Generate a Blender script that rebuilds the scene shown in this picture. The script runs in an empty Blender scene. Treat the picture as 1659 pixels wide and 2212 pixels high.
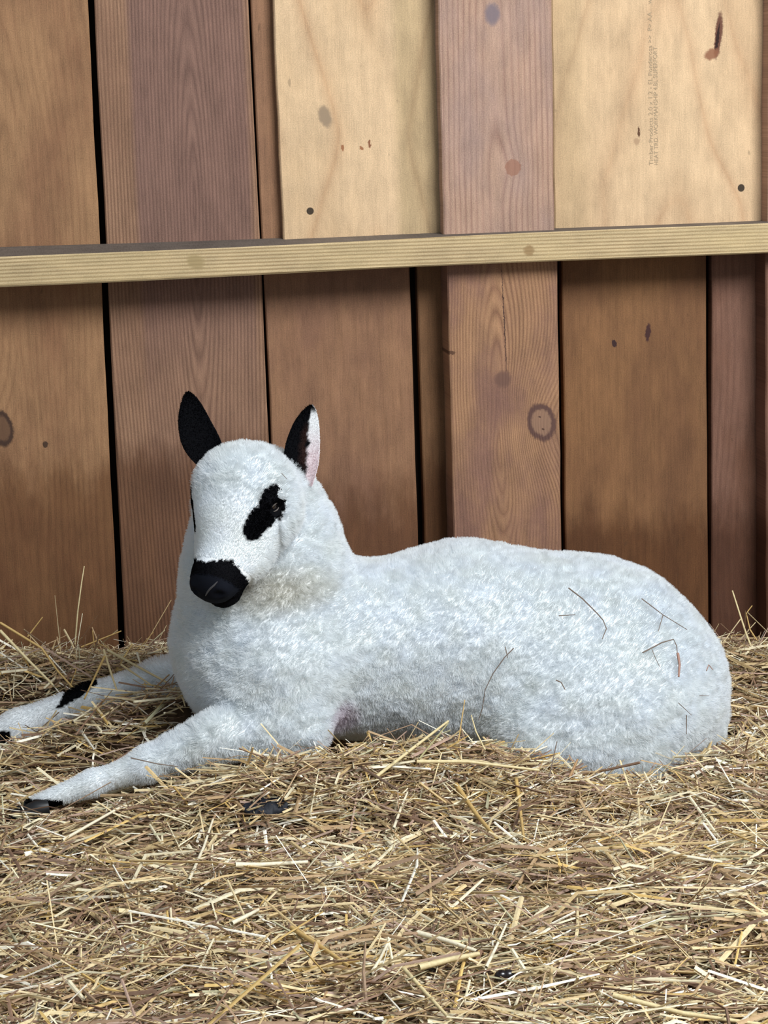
import bpy, math, random
import numpy as np
from math import radians, sin, cos, pi, exp

# ------------------------------------------------------------------ camera
IW, IH, FOC = 1659, 2212, 4917.0
def Rx(a): c, s = cos(a), sin(a); return np.array([[1,0,0],[0,c,-s],[0,s,c]])
def Rz(a): c, s = cos(a), sin(a); return np.array([[c,-s,0],[s,c,0],[0,0,1]])
CR = Rz(radians(-8)) @ Rx(radians(90-10.5)) @ Rz(radians(-1.85))
CC = np.array([-0.4, -2.9, 0.76])
scene = bpy.context.scene
cam_data = bpy.data.cameras.new('camera')
cam = bpy.data.objects.new('camera', cam_data)
scene.collection.objects.link(cam)
from mathutils import Matrix, Vector
M = Matrix.Identity(4)
for i in range(3):
    for j in range(3): M[i][j] = CR[i, j]
    M[i][3] = CC[i]
cam.matrix_world = M
cam_data.sensor_fit = 'VERTICAL'
cam_data.sensor_height = 24.0
cam_data.lens = FOC/IH*24.0
cam_data.clip_start = 0.05
cam_data.dof.use_dof = False
scene.camera = cam

# ------------------------------------------------------------------ light
def srgb(r, g, b):
    f = lambda c: (c/255/12.92) if c/255 <= .04045 else ((c/255+.055)/1.055)**2.4
    return (f(r), f(g), f(b))
world = bpy.data.worlds.new('overcast_sky'); scene.world = world
world.use_nodes = True
wb = world.node_tree.nodes['Background']
wb.inputs['Color'].default_value = (0.74, 0.87, 1.0, 1)
wb.inputs['Strength'].default_value = 0.38
def area(name, loc, target, sx, sy, power, col):
    l = bpy.data.lights.new(name, 'AREA'); l.shape = 'RECTANGLE'; l.size = sx; l.size_y = sy
    l.energy = power; l.color = col
    o = bpy.data.objects.new(name, l); scene.collection.objects.link(o)
    o.location = loc
    o.rotation_euler = (Vector(target)-Vector(loc)).to_track_quat('-Z', 'Y').to_euler()
    return o
area('barn_doorway_daylight', (1.1, -2.55, 2.25), (0, -.35, .1), 1.5, 1.1, 130, (.94, .975, 1.0))
scene.view_settings.view_transform = 'Standard'
scene.view_settings.look = 'None'
scene.view_settings.gamma = 1.0
scene.view_settings.use_curve_mapping = False
scene.view_settings.exposure = 0.0

# ------------------------------------------------------------------ helpers
rng = np.random.default_rng(7)
def ray(px, py): return CR @ np.array([(px-IW/2)/FOC, -(py-IH/2)/FOC, -1.0])
def at(px, py, Y):
    """the point of the vertical plane y = Y that stands behind photograph pixel (px, py)"""
    r = ray(px, py); return CC + r*((Y-CC[1])/r[1])
def atz(px, py, Z):
    r = ray(px, py); return CC + r*((Z-CC[2])/r[2])
def project(P):
    d = (np.asarray(P)-CC) @ CR
    return IW/2+FOC*d[..., 0]/-d[..., 2], IH/2-FOC*d[..., 1]/-d[..., 2]
def scale_at(P):
    d = (np.asarray(P)-CC) @ CR
    return FOC/-d[2]

def link(name, me, mat=None, parent=None, kind=None, label=None, cat=None, group=None, loc=None):
    o = bpy.data.objects.new(name, me); scene.collection.objects.link(o)
    if mat is not None: me.materials.append(mat)
    if parent is not None: o.parent = parent
    if kind: o['kind'] = kind
    if label: o['label'] = label
    if cat: o['category'] = cat
    if group: o['group'] = group
    if loc is not None: o.location = loc
    return o
def mesh_np(name, V, F, smooth=True):
    """V (n,3), F (m,4) quads or (m,3)"""
    me = bpy.data.meshes.new(name)
    k = F.shape[1]
    me.vertices.add(len(V)); me.vertices.foreach_set('co', np.ascontiguousarray(V, np.float32).ravel())
    me.loops.add(F.size); me.loops.foreach_set('vertex_index', np.ascontiguousarray(F, np.int32).ravel())
    me.polygons.add(len(F)); me.polygons.foreach_set('loop_start', np.arange(0, F.size, k, dtype=np.int32))
    me.update(calc_edges=True)
    me.polygons.foreach_set('use_smooth', np.full(len(F), smooth))
    return me
def set_col(me, col, name='col'):
    a = me.attributes.new(name, 'FLOAT_COLOR', 'POINT')
    c = np.ones((len(me.vertices), 4), np.float32); c[:, :3] = col
    a.data.foreach_set('color', c.ravel())

def hashn(ix, iy, iz, seed):
    h = (ix*np.uint32(374761393) + iy*np.uint32(668265263) + iz*np.uint32(2147483647) + np.uint32(seed*974634777 & 0xffffffff)).astype(np.uint32)
    h = (h ^ (h >> np.uint32(13)))*np.uint32(1274126177)
    h = h ^ (h >> np.uint32(16))
    return (h & np.uint32(0xffffff)).astype(np.float32)/16777215.0
def vnoise(P, scale, seed=0):
    """smooth value noise 0..1; scale = feature size in metres (scalar or 3)"""
    Q = np.asarray(P, np.float64)/np.asarray(scale) + 1000.0
    I = np.floor(Q).astype(np.int64); f = (Q-I).astype(np.float32); f = f*f*(3-2*f)
    I = I.astype(np.uint32); r = 0
    for a in (0, 1):
        for b in (0, 1):
            for c in (0, 1):
                w = (f[:, 0] if a else 1-f[:, 0])*(f[:, 1] if b else 1-f[:, 1])*(f[:, 2] if c else 1-f[:, 2])
                r = r + w*hashn(I[:, 0]+np.uint32(a), I[:, 1]+np.uint32(b), I[:, 2]+np.uint32(c), seed)
    return r

# ---- node expression helper
class NB:
    def __init__(s, name):
        s.m = bpy.data.materials.new(name); s.m.use_nodes = True
        s.t = s.m.node_tree; s.n = s.t.nodes; s.l = s.t.links
        s.bsdf = s.n['Principled BSDF']
    def put(s, sock, v):
        if isinstance(v, bpy.types.NodeSocket): s.l.new(v, sock)
        else: sock.default_value = v
    def math(s, op, a, b=0.0, c=0.0, clamp=False):
        n = s.n.new('ShaderNodeMath'); n.operation = op; n.use_clamp = clamp
        s.put(n.inputs[0], a); s.put(n.inputs[1], b); s.put(n.inputs[2], c); return n.outputs[0]
    def add(s, a, b): return s.math('ADD', a, b)
    def sub(s, a, b): return s.math('SUBTRACT', a, b)
    def mul(s, a, b): return s.math('MULTIPLY', a, b)
    def pw(s, a, b): return s.math('POWER', a, b)
    def coords(s):
        n = s.n.new('ShaderNodeTexCoord'); x = s.n.new('ShaderNodeSeparateXYZ')
        s.l.new(n.outputs['Object'], x.inputs[0]); return x.outputs
    def vec(s, x, y, z):
        n = s.n.new('ShaderNodeCombineXYZ'); s.put(n.inputs[0], x); s.put(n.inputs[1], y); s.put(n.inputs[2], z); return n.outputs[0]
    def noise(s, v, scale=1.0, detail=2.0, rough=.5):
        n = s.n.new('ShaderNodeTexNoise'); s.l.new(v, n.inputs['Vector'])
        n.inputs['Scale'].default_value = scale; n.inputs['Detail'].default_value = detail
        n.inputs['Roughness'].default_value = rough; return n.outputs['Fac']
    def ramp(s, v, a, b, c=0.0, d=1.0):
        n = s.n.new('ShaderNodeMapRange'); n.interpolation_type = 'SMOOTHSTEP'
        s.put(n.inputs['Value'], v); n.inputs['From Min'].default_value = a; n.inputs['From Max'].default_value = b
        n.inputs['To Min'].default_value = c; n.inputs['To Max'].default_value = d; return n.outputs[0]
    def mix(s, f, a, b, mode='MIX'):
        n = s.n.new('ShaderNodeMix'); n.data_type = 'RGBA'; n.blend_type = mode
        s.put(n.inputs['Factor'], f)
        for k, v in ((6, a), (7, b)):
            if isinstance(v, tuple): v = (*v[:3], 1.0)
            s.put(n.inputs[k], v)
        return n.outputs[2]
    def gauss(s, x, z, cx, cz, sx, sz, rot=0.0):
        dx = s.sub(x, cx); dz = s.sub(z, cz)
        if rot:
            c_, s_ = cos(rot), sin(rot)
            dx, dz = s.add(s.mul(dx, c_), s.mul(dz, s_)), s.sub(s.mul(dz, c_), s.mul(dx, s_))
        q = s.add(s.pw(s.math('ABSOLUTE', s.math('DIVIDE', dx, sx)), 2.0), s.pw(s.math('ABSOLUTE', s.math('DIVIDE', dz, sz)), 2.0))
        return s.math('EXPONENT', s.mul(q, -1.0)), q
def simple(name, col, rough=.8, spec=.3):
    b = NB(name); b.bsdf.inputs['Base Color'].default_value = (*col, 1)
    b.bsdf.inputs['Roughness'].default_value = rough; b.bsdf.inputs['Specular IOR Level'].default_value = spec
    return b.m

def wood(name, base, dark, freq=260, x0=.05, d0=.01, k=.0, wob=.02, wobz=1.6, contrast=.6, fib=.25, blotch=None, blotch_amt=.5,
         knots=(), spots=(), bands=(), seed=0., swap=False, xg=None, para=None, damp_shade=None, rmin=.35, bump=.25, rough=.75, sharp=2.2, fuzz=.3, blot_scale=9., specks=.35):
    """sawn board: growth rings round a pith line that wanders, fibres, blotches, knots, nail spots"""
    b = NB(name); o = b.coords(); x, y, z = o[0], o[1], o[2]
    if swap: x, z = z, x
    n1 = b.noise(b.vec(b.mul(x, 6.0), seed, b.mul(z, wobz)), 1.0, 2.0)
    n2 = b.noise(b.vec(b.mul(x, 3.0), seed+7.3, b.mul(z, wobz*1.7)), 1.0, 1.0)
    n3 = b.noise(b.vec(b.mul(x, 60.0), seed+3.1, b.mul(z, 9.0)), 1.0, 2.0)
    u = b.add(b.sub(x, x0), b.mul(b.sub(n1, .5), wob*2))
    d = b.add(b.add(b.mul(z, k), d0), b.mul(b.sub(n2, .5), wob))
    r = b.math('SQRT', b.add(b.mul(u, u), b.mul(d, d)))
    if xg: r = b.sub(b.math('SQRT', b.add(b.mul(u, u), .00003)), b.mul(b.math('SQRT', b.add(b.pw(b.math('ABSOLUTE', b.add(b.sub(z, xg[0]), b.mul(b.sub(n2, .5), .05))), 2.0), .0004)), xg[1]))
    if para: r = b.add(b.mul(b.add(z, b.mul(b.sub(n2, .5), .10)), para[0]), b.mul(b.math('SQRT', b.add(b.mul(u, u), .0004)), para[1]))
    if xg or para: r = b.add(r, 1.0)
    for (kx, kz, sx, sz, amp, rad, kc, ring, rot) in knots:
        g, q = b.gauss(x, z, kx, kz, sx*2.4, sz*3.2, rot)
        r = b.add(r, b.mul(g, amp))
    ph = b.math('FRACT', b.add(b.mul(r, freq), b.mul(n3, fuzz)))
    # saw profile: pale early wood darkening to the late-wood line
    ring = b.pw(b.math('SUBTRACT', 1.0, b.math('ABSOLUTE', b.sub(b.mul(ph, 2.0), 1.0))), sharp)
    fibre = b.noise(b.vec(b.mul(x, 1100.0), seed, b.mul(z, 22.0)), 1.0, 3.0, .65)
    fibre2 = b.noise(b.vec(b.mul(x, 160.0), seed+5, b.mul(z, 6.0)), 1.0, 3.0, .6)
    grit = b.noise(b.vec(b.mul(x, 700.0), seed, b.mul(z, 700.0)), 1.0, 2.0, .7)
    big2 = b.noise(b.vec(b.mul(x, 38.0), seed+71, b.mul(z, 17.0)), 1.0, 4.0, .65)
    big = b.noise(b.vec(b.mul(x, blot_scale), seed+11, b.mul(z, blot_scale*.45)), 1.0, 4.0, .6)
    rm = b.ramp(b.noise(b.vec(b.mul(x, 26.0), seed+61, b.mul(z, 5.0)), 1.0, 2.0), .36, .60, rmin, 1.0)
    c = b.mix(b.mul(b.mul(ring, rm), contrast), base, dark)
    if blotch is not None:
        c = b.mix(b.mul(b.ramp(big, .38, .68), blotch_amt), c, blotch)
    for (x1, x2, soft, bc, amt, *zlo) in bands:
        zlo = zlo[0] if zlo else None       # bands of heartwood along the board; one pale panel's band is painted shade
        xx = b.add(x, b.mul(b.sub(n1, .5), .012))
        f = b.mul(b.ramp(xx, x1-soft, x1+soft), b.ramp(xx, x2-soft, x2+soft, 1.0, 0.0))
        if zlo: f = b.mul(f, b.ramp(z, zlo-.12, zlo+.08, .25, 1.0))
        c = b.mix(b.mul(f, amt), c, b.mix(b.mul(ring, contrast*.8), bc, tuple(v*.55 for v in bc)))
    if damp_shade:      # ragged moisture tide mark, with the shade low on the wall painted into it
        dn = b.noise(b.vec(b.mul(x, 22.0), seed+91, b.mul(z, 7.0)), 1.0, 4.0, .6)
        dm = b.ramp(b.add(z, b.mul(b.sub(dn, .5), .16)), damp_shade-.035, damp_shade+.035, .85, 0.0)
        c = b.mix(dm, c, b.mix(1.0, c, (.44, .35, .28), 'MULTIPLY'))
    sh = b.add(b.add(b.mul(b.sub(fibre, .5), fib*3.2), b.mul(b.sub(fibre2, .5), fib*1.5)), b.mul(b.sub(grit, .5), specks*3.0))
    sh = b.add(b.add(1.0, b.mul(b.sub(big2, .5), .75)), sh)
    c = b.mix(1.0, c, b.vec(sh, sh, sh), 'MULTIPLY')
    jx = b.noise(b.vec(b.mul(x, 260.), seed+31, b.mul(z, 200.)), 1., 3., .65); jz = b.noise(b.vec(b.mul(x, 230.), seed+51, b.mul(z, 200.)), 1., 3., .65)
    X0, Z0 = x, z
    x = b.add(x, b.mul(b.sub(jx, .5), .006)); z = b.add(z, b.mul(b.sub(jz, .5), .007))
    for (kx, kz, sx, sz, amp, rad, kc, ringc, rot) in knots:
        jig = b.add(1.0, b.mul(b.sub(fibre2, .5), .5))
        g, q = b.gauss(x, z, kx, kz, sx, sz, rot)
        q = b.mul(q, jig)
        c = c if kc is None else b.mix(b.ramp(q, .9, 1.15, .8, 0.0), c, kc)
        if ringc is not None:
            c = b.mix(b.mul(b.ramp(q, .42, .72), b.ramp(q, .95, 1.45, .85, 0.0)), c, ringc)
    for (kx, kz, sx, sz, sc, rot, edge) in spots:
        g, q = b.gauss(x if edge > .2 else X0, z if edge > .2 else Z0, kx, kz, sx, sz, rot)
        if edge > .2: q = b.mul(q, b.add(1.0, b.mul(b.sub(n3, .5), 1.2)))
        c = b.mix(b.ramp(q, 1.0-edge, 1.0+edge*1.6, .92, 0.0), c, sc)
    x, z = X0, Z0
    # small dark flecks
    fl = b.noise(b.vec(b.mul(x, 90.0), seed+20, b.mul(z, 45.0)), 1.0, 1.0)
    c = b.mix(b.mul(b.ramp(fl, .73, .80), .5), c, tuple(v*.35 for v in base))
    b.l.new(c, b.bsdf.inputs['Base Color'])
    b.bsdf.inputs['Roughness'].default_value = rough
    b.bsdf.inputs['Specular IOR Level'].default_value = .25
    bp = b.n.new('ShaderNodeBump'); bp.inputs['Strength'].default_value = bump; bp.inputs['Distance'].default_value = .001
    b.l.new(b.add(b.mul(ring, -.7), b.mul(fibre, .6)), bp.inputs['Height']); b.l.new(bp.outputs[0], b.bsdf.inputs['Normal'])
    return b.m

# ------------------------------------------------------------------ wall
def board(name, xl, xr, z0, z1, yf, yb, mat, parent, tilt_l=0., tilt_r=0., label=None, kind=None, wear=.0012, seed=0):
    """a sawn board standing on end, arrises slightly worn; xl/xr are its edges at z0, tilt_* how far they lean at z1"""
    org = np.array([xl, yf, z0]); n = 14
    rr = random.Random(seed); bev = .0016
    V = []; F = []
    for i in range(n+1):
        t = i/n; z = z0+(z1-z0)*t
        a = xl+tilt_l*t+rr.uniform(-1, 1)*wear*.6; c = xr+tilt_r*t+rr.uniform(-1, 1)*wear*.6
        for (X, Y) in ((a, yb), (a, yf+bev), (a+bev, yf), (c-bev, yf), (c, yf+bev), (c, yb)):
            V.append((X-org[0], Y-org[1], z-org[2]))
    for i in range(n):
        for j in range(6):
            k = (j+1) % 6
            F.append((i*6+j, i*6+k, (i+1)*6+k, (i+1)*6+j))
    me = bpy.data.meshes.new(name); me.from_pydata(V, [], F+[tuple(range(5, -1, -1)), tuple(n*6+i for i in range(6))])
    me.update()
    o = link(name, me, mat, parent, label=label, kind=kind)
    o.location = tuple(org)
    return o
def edges(pl0, pl1, pr0, pr1, Y, z0, z1):
    """board edge lines through two photograph points each, on plane Y -> x at z0 and lean up to z1"""
    out = []
    for (a, c) in ((pl0, pl1), (pr0, pr1)):
        A, C_ = at(*a, Y), at(*c, Y); s = (C_[0]-A[0])/(C_[2]-A[2])
        xz = A[0]+(z0-A[2])*s; out.append((xz, s*(z1-z0)))
    return out
ZB, ZT = -.06, 1.15
RAILZ = at(830, 545, -.075)[2]
wme = bpy.data.meshes.new('wall_back')
wme.from_pydata([(-1.1, .03, ZB), (1.3, .03, ZB), (1.3, .03, ZT), (-1.1, .03, ZT), (-1.1, .05, ZB), (1.3, .05, ZB), (1.3, .05, ZT), (-1.1, .05, ZT)], [],
                [(0,1,2,3), (7,6,5,4), (0,4,5,1), (3,2,6,7), (0,3,7,4), (1,5,6,2)])
wall = link('wall_back', wme, simple('dark_gap', srgb(38, 30, 24), .95, .1), kind='structure', label='brown board wall of the barn behind the lamb')

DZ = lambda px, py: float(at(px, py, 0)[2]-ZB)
brown = srgb(142, 104, 76); PUR = srgb(112, 84, 78)
def B(name, l0, l1, r0, r1, Y, mat, z0=ZB, z1=ZT, yb=None, seed=0, label=None):
    (xa, ta), (xb, tb) = edges(l0, l1, r0, r1, Y, z0, z1)
    return board(name, xa, xb, z0, z1, Y, (Y+.019) if yb is None else yb, mat, wall, ta, tb, label, seed=seed)
def loc(o, px, py, Y):
    """board-local (x, z) of a photograph point on plane Y"""
    P = at(px, py, Y); return (P[0]-o[0], P[2]-o[2])
def org(l0, l1, Y, z0):
    (xa, ta), _ = edges(l0, l1, l0, l1, Y, z0, ZT); return (xa, Y, z0)

# -- plank 1 (far left)
e = ((-140, 200), (-80, 1390), (190, 0), (257, 1390)); og = org(e[0], e[1], 0, ZB)
k1 = loc(og, 2, 925, 0); k1b = loc(og, 98, 960, 0)
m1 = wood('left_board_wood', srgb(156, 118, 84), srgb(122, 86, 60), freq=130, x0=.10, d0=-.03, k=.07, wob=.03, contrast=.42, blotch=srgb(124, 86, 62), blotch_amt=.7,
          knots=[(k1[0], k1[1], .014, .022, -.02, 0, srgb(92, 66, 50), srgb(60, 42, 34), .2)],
          spots=[(k1b[0], k1b[1], .0032, .0042, srgb(62, 44, 34), 0, .25)], seed=1.0, damp_shade=DZ(120, 1030), bump=.15)
B('board', *e, 0, m1, seed=1, label='leftmost brown board with knot')
e = ((204, 0), (270, 1390), (537, 0), (602, 1400)); og = org(e[0], e[1], 0, ZB)
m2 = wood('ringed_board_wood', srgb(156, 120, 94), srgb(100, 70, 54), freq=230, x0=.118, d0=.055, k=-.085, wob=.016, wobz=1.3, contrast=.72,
          bands=[(.045, .19, .006, srgb(122, 92, 84), .7, .55)], blotch=srgb(118, 86, 68), blotch_amt=.45, seed=2.0, rmin=.8, damp_shade=DZ(400, 980), bump=.5, sharp=1.4)
B('board', *e, 0, m2, seed=2, label='board with close purple brown growth rings')
e = ((541, 0), (608, 1400), (868, 0), (903, 1170)); og = org(e[0], e[1], 0, ZB)
m3 = wood('smooth_board_wood', srgb(146, 108, 80), srgb(124, 88, 62), freq=90, x0=.02, d0=.09, k=.03, contrast=.35, blotch=srgb(120, 86, 68), blotch_amt=.8, seed=3.0, damp_shade=DZ(740, 1080), bump=.12)
B('board', *e, 0, m3, seed=3)
e = ((886, 0), (917, 1170), (1183, 0), (1213, 1170)); og = org(e[0], e[1], 0.006, ZB)
m4 = wood('recessed_board_wood', srgb(132, 96, 66), srgb(106, 74, 48), freq=120, x0=.3, d0=.05, contrast=.3, blotch=srgb(112, 80, 54), seed=4.0, damp_shade=DZ(900, 1000), bump=.12)
B('board', *e, .006, m4, seed=4, yb=.025)
e = ((1205, 0), (1222, 1170), (1523, 0), (1530, 1370)); og = org(e[0], e[1], 0, ZB)
s1 = loc(og, 1327, 742, 0); s2 = loc(og, 1400, 718, 0)
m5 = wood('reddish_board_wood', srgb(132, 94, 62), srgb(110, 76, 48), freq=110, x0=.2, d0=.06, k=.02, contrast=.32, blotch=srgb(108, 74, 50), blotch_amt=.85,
          spots=[(s1[0], s1[1], .0034, .005, srgb(48, 30, 34), .2, .3), (s2[0], s2[1], .0032, .011, srgb(60, 34, 36), -.1, .4)], seed=5.0, damp_shade=DZ(1370, 1120), bump=.12)
B('board', *e, 0, m5, seed=5, label='reddish brown board with two small dark knots')
e = ((1538, 0), (1538, 1370), (1860, 0), (1840, 1370)); og = org(e[0], e[1], 0, ZB)
m6 = wood('right_board_wood', srgb(122, 88, 72), srgb(92, 62, 50), freq=170, x0=.06, d0=.03, k=.02, contrast=.45, blotch=srgb(100, 66, 48), blotch_amt=.8, seed=6.0, damp_shade=DZ(1600, 1100), bump=.2)
B('board', *e, 0, m6, seed=6)
B('board', (-470, 200), (-400, 1390), (-150, 200), (-90, 1390), 0, m3, seed=7)
B('board', (1872, 200), (1850, 1390), (2180, 200), (2150, 1390), 0, m5, seed=8)

# -- pale sheathing panels, upper half
zr = RAILZ+.002
YP = -.016
e = ((590, 0), (612, 510), (948, 0), (962, 510)); (xa, ta), _ = edges(e[0], e[1], e[2], e[3], YP, zr, ZT); og = (xa, YP, zr)
L = lambda px, py, Y=YP: loc(og, px, py, Y)
nh = L(670, 456); st = L(702, 252); f1 = L(740, 318); f2 = L(798, 310); kc = L(800, 285)
pale = srgb(214, 182, 144); paled = srgb(176, 130, 92)
mp1 = wood('pale_panel_wood', pale, paled, freq=13, x0=kc[0], xg=(kc[1], .30), wob=.022, wobz=2.6, contrast=.60, blotch=srgb(188, 156, 118), blotch_amt=.6, sharp=5, fuzz=.05,
           spots=[(nh[0], nh[1], .0045, .0045, srgb(22, 16, 14), 0, .2), (st[0], st[1], .0075, .013, srgb(150, 128, 104), .3, .5),
                  (f1[0], f1[1], .002, .004, srgb(150, 96, 62), 0, .4), (f2[0], f2[1], .0016, .005, srgb(128, 78, 52), 0, .4), (kc[0]-.012, kc[1]-.02, .002, .0025, srgb(150, 96, 62), 0, .4)],
           bands=[(.147, .30, .010, srgb(172, 148, 110), .7)], seed=9.0, rmin=.8, bump=.12, fib=.16, specks=.3)  # band paints the shade beside the batten into this panel's colour
(xa, ta), (xb, tb) = edges(*e, YP, zr, ZT)
board('panel', xa, xb, zr, ZT, YP, -.001, mp1, wall, ta, tb, 'pale board with pointed grain and a screw hole', seed=11)
e = ((1192, 0), (1198, 490), (1800, 0), (1790, 490)); (xa, ta), (xb, tb) = edges(*e, YP, zr, ZT); og = (xa, YP, zr)
nh = L(1601, 411); kn = L(1551, 85); kn2 = L(1540, 122); sp = L(1380, 290); ky = L(1440, 70)
mp2 = wood('pale_panel_wood_wide', srgb(212, 180, 142), srgb(176, 132, 96), freq=11, x0=ky[0]+.006, para=(.30, 1.3), wob=.05, wobz=3.0, contrast=.5, blotch=srgb(188, 156, 120), blotch_amt=.6, sharp=5, fuzz=.05,
           knots=[(kn[0]+.006, kn[1]-.03, .03, .05, .05, 0, None, None, 0)],
           spots=[(nh[0], nh[1], .0045, .0048, srgb(20, 15, 13), 0, .2), (kn[0], kn[1], .0042, .026, srgb(92, 50, 38), -.12, .35), (kn[0]-.001, kn[1]-.004, .0018, .018, srgb(38, 20, 18), -.15, .3),
                  (kn2[0]-.002, kn2[1], .009, .006, srgb(140, 92, 66), .4, .5), (sp[0], sp[1], .0016, .0065, srgb(80, 46, 28), 0, .3), (sp[0]-.003, sp[1]-.012, .004, .004, srgb(176, 144, 112), 0, .5)],
           seed=12.0, rmin=.7, bump=.12, fib=.14, specks=.28, bands=[(-.02, .045, .02, srgb(184, 156, 118), .6)])
pan2 = board('panel', xa, xb, zr+.003, ZT, YP, -.001, mp2, wall, ta, tb, 'wide pale board with dark knot and faint printed stamp', seed=12)
B('panel', (-140-430, 0), (-120-430, 500), (-140-110, 0), (-120-110, 500), YP, mp1, z0=zr, yb=-.001, seed=19)

# -- battens
YB = -.044
(xa, ta), (xb, tb) = edges((946, 0), (959, 507), (1192, 0), (1197, 500), YB, zr, ZT); og = (xa, YB, zr)
bs = loc(og, 1064, 30, YB); bk = loc(og, 1108, 362, YB)
mb1 = wood('purplish_batten_wood', srgb(178, 144, 122), srgb(132, 94, 82), freq=150, x0=.07, d0=.012, k=.028, wob=.008, wobz=2., contrast=.6, blotch=srgb(150, 126, 118), blotch_amt=.65,
           knots=[(bk[0], bk[1], .010, .010, -.006, 0, srgb(150, 106, 86), None, 0)],
           spots=[(bs[0], bs[1], .009, .012, srgb(122, 108, 112), 0, .6)], seed=14.0, rmin=.6, bump=.5, fib=.22)
board('batten', xa, xb, zr, ZT, YB, YP-.0005, mb1, wall, ta, tb, 'greyish purple batten between the pale boards', seed=14)
ze = RAILZ-.03
(xa, ta), (xb, tb) = edges((966, 580), (980, 1160), (1204, 570), (1213, 1170), YB, ZB, ze+.02); og = (xa, YB, ZB)
kk = loc(og, 1170, 912, YB); c0 = loc(og, 1085, 820, YB); c1 = loc(og, 975, 762, YB); crk = loc(og, 1089, 690, YB)
mb2 = wood('knotty_batten_wood', srgb(164, 124, 92), srgb(118, 82, 62), freq=250, x0=.064, d0=-.11*c0[1]+.007, k=.11, wob=.012, wobz=4.0, contrast=.75, blotch=srgb(126, 92, 80), blotch_amt=.85,
           knots=[(kk[0], kk[1], .017, .023, .03, 0, srgb(142, 110, 90), srgb(84, 58, 54), .2)],
           spots=[(crk[0], crk[1], .0006, .062, srgb(62, 42, 40), .03, .8), (c0[0], c0[1], .010, .009, srgb(112, 82, 70), .3, .6), (c1[0], c1[1], .005, .002, srgb(88, 60, 44), 0, .5),
                  (kk[0]-.003, kk[1]+.007, .0014, .0014, srgb(70, 46, 40), 0, .3), (kk[0]+.002, kk[1]-.009, .0012, .0012, srgb(80, 54, 44), 0, .3)],
           seed=15.0, rmin=.5, bump=.6, fib=.22, blot_scale=14., sharp=1.6)
board('batten', xa, xb, ZB, ze+.02, YB, .005, mb2, wall, ta, tb, 'lower batten with a big oval knot', seed=15)
B('batten', (1662, 0), (1659, 480), (1890, 0), (1886, 480), YB, mb1, z0=zr, yb=YP-.0005, seed=16)
B('batten', (1653, 600), (1656, 1390), (1880, 600), (1880, 1390), YB, m6, z1=ze+.02, yb=-.0005, seed=17)

# -- printed stamp on the wide pale panel, reading upwards
mstamp = NB('faded_stamp_ink'); mstamp.bsdf.inputs['Base Color'].default_value = (*srgb(172, 150, 120), 1); mstamp.bsdf.inputs['Roughness'].default_value = .9
def stamp(txt, px, py0, py1):
    cu = bpy.data.curves.new('printed_stamp', 'FONT'); cu.body = txt; cu.size = .0105
    o = bpy.data.objects.new('printed_stamp', cu); scene.collection.objects.link(o)
    bpy.context.view_layer.update()
    w = max(o.dimensions.x, 1e-4)
    A, C_ = at(px, py0, YP), at(px, py1, YP)
    ln = abs(C_[2]-A[2])
    me = bpy.data.meshes.new_from_object(o); bpy.data.objects.remove(o)
    co = np.empty(len(me.vertices)*3, np.float32); me.vertices.foreach_get('co', co); co = co.reshape(-1, 3)
    V = np.zeros_like(co); V[:, 0] = -co[:, 1]*.75; V[:, 2] = co[:, 0]*ln/w; V[:, 1] = 0
    V += np.array([A[0], YP-.0004, A[2]]); V -= np.array(pan2.location)
    me.vertices.foreach_set('co', V.ravel()); me.update()
    link('printed_stamp', me, mstamp.m, pan2, label='faint grey printed text running up the board')
stamp('Timber Products 2.0 x 1.2 - EL Ponderosa >>  P> AA    w w y w w', 1411, 357, -60)
stamp('HEAT TRD. WORKMANSHIP 4.BL SUPERFORT', 1422, 357, 102)

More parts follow.
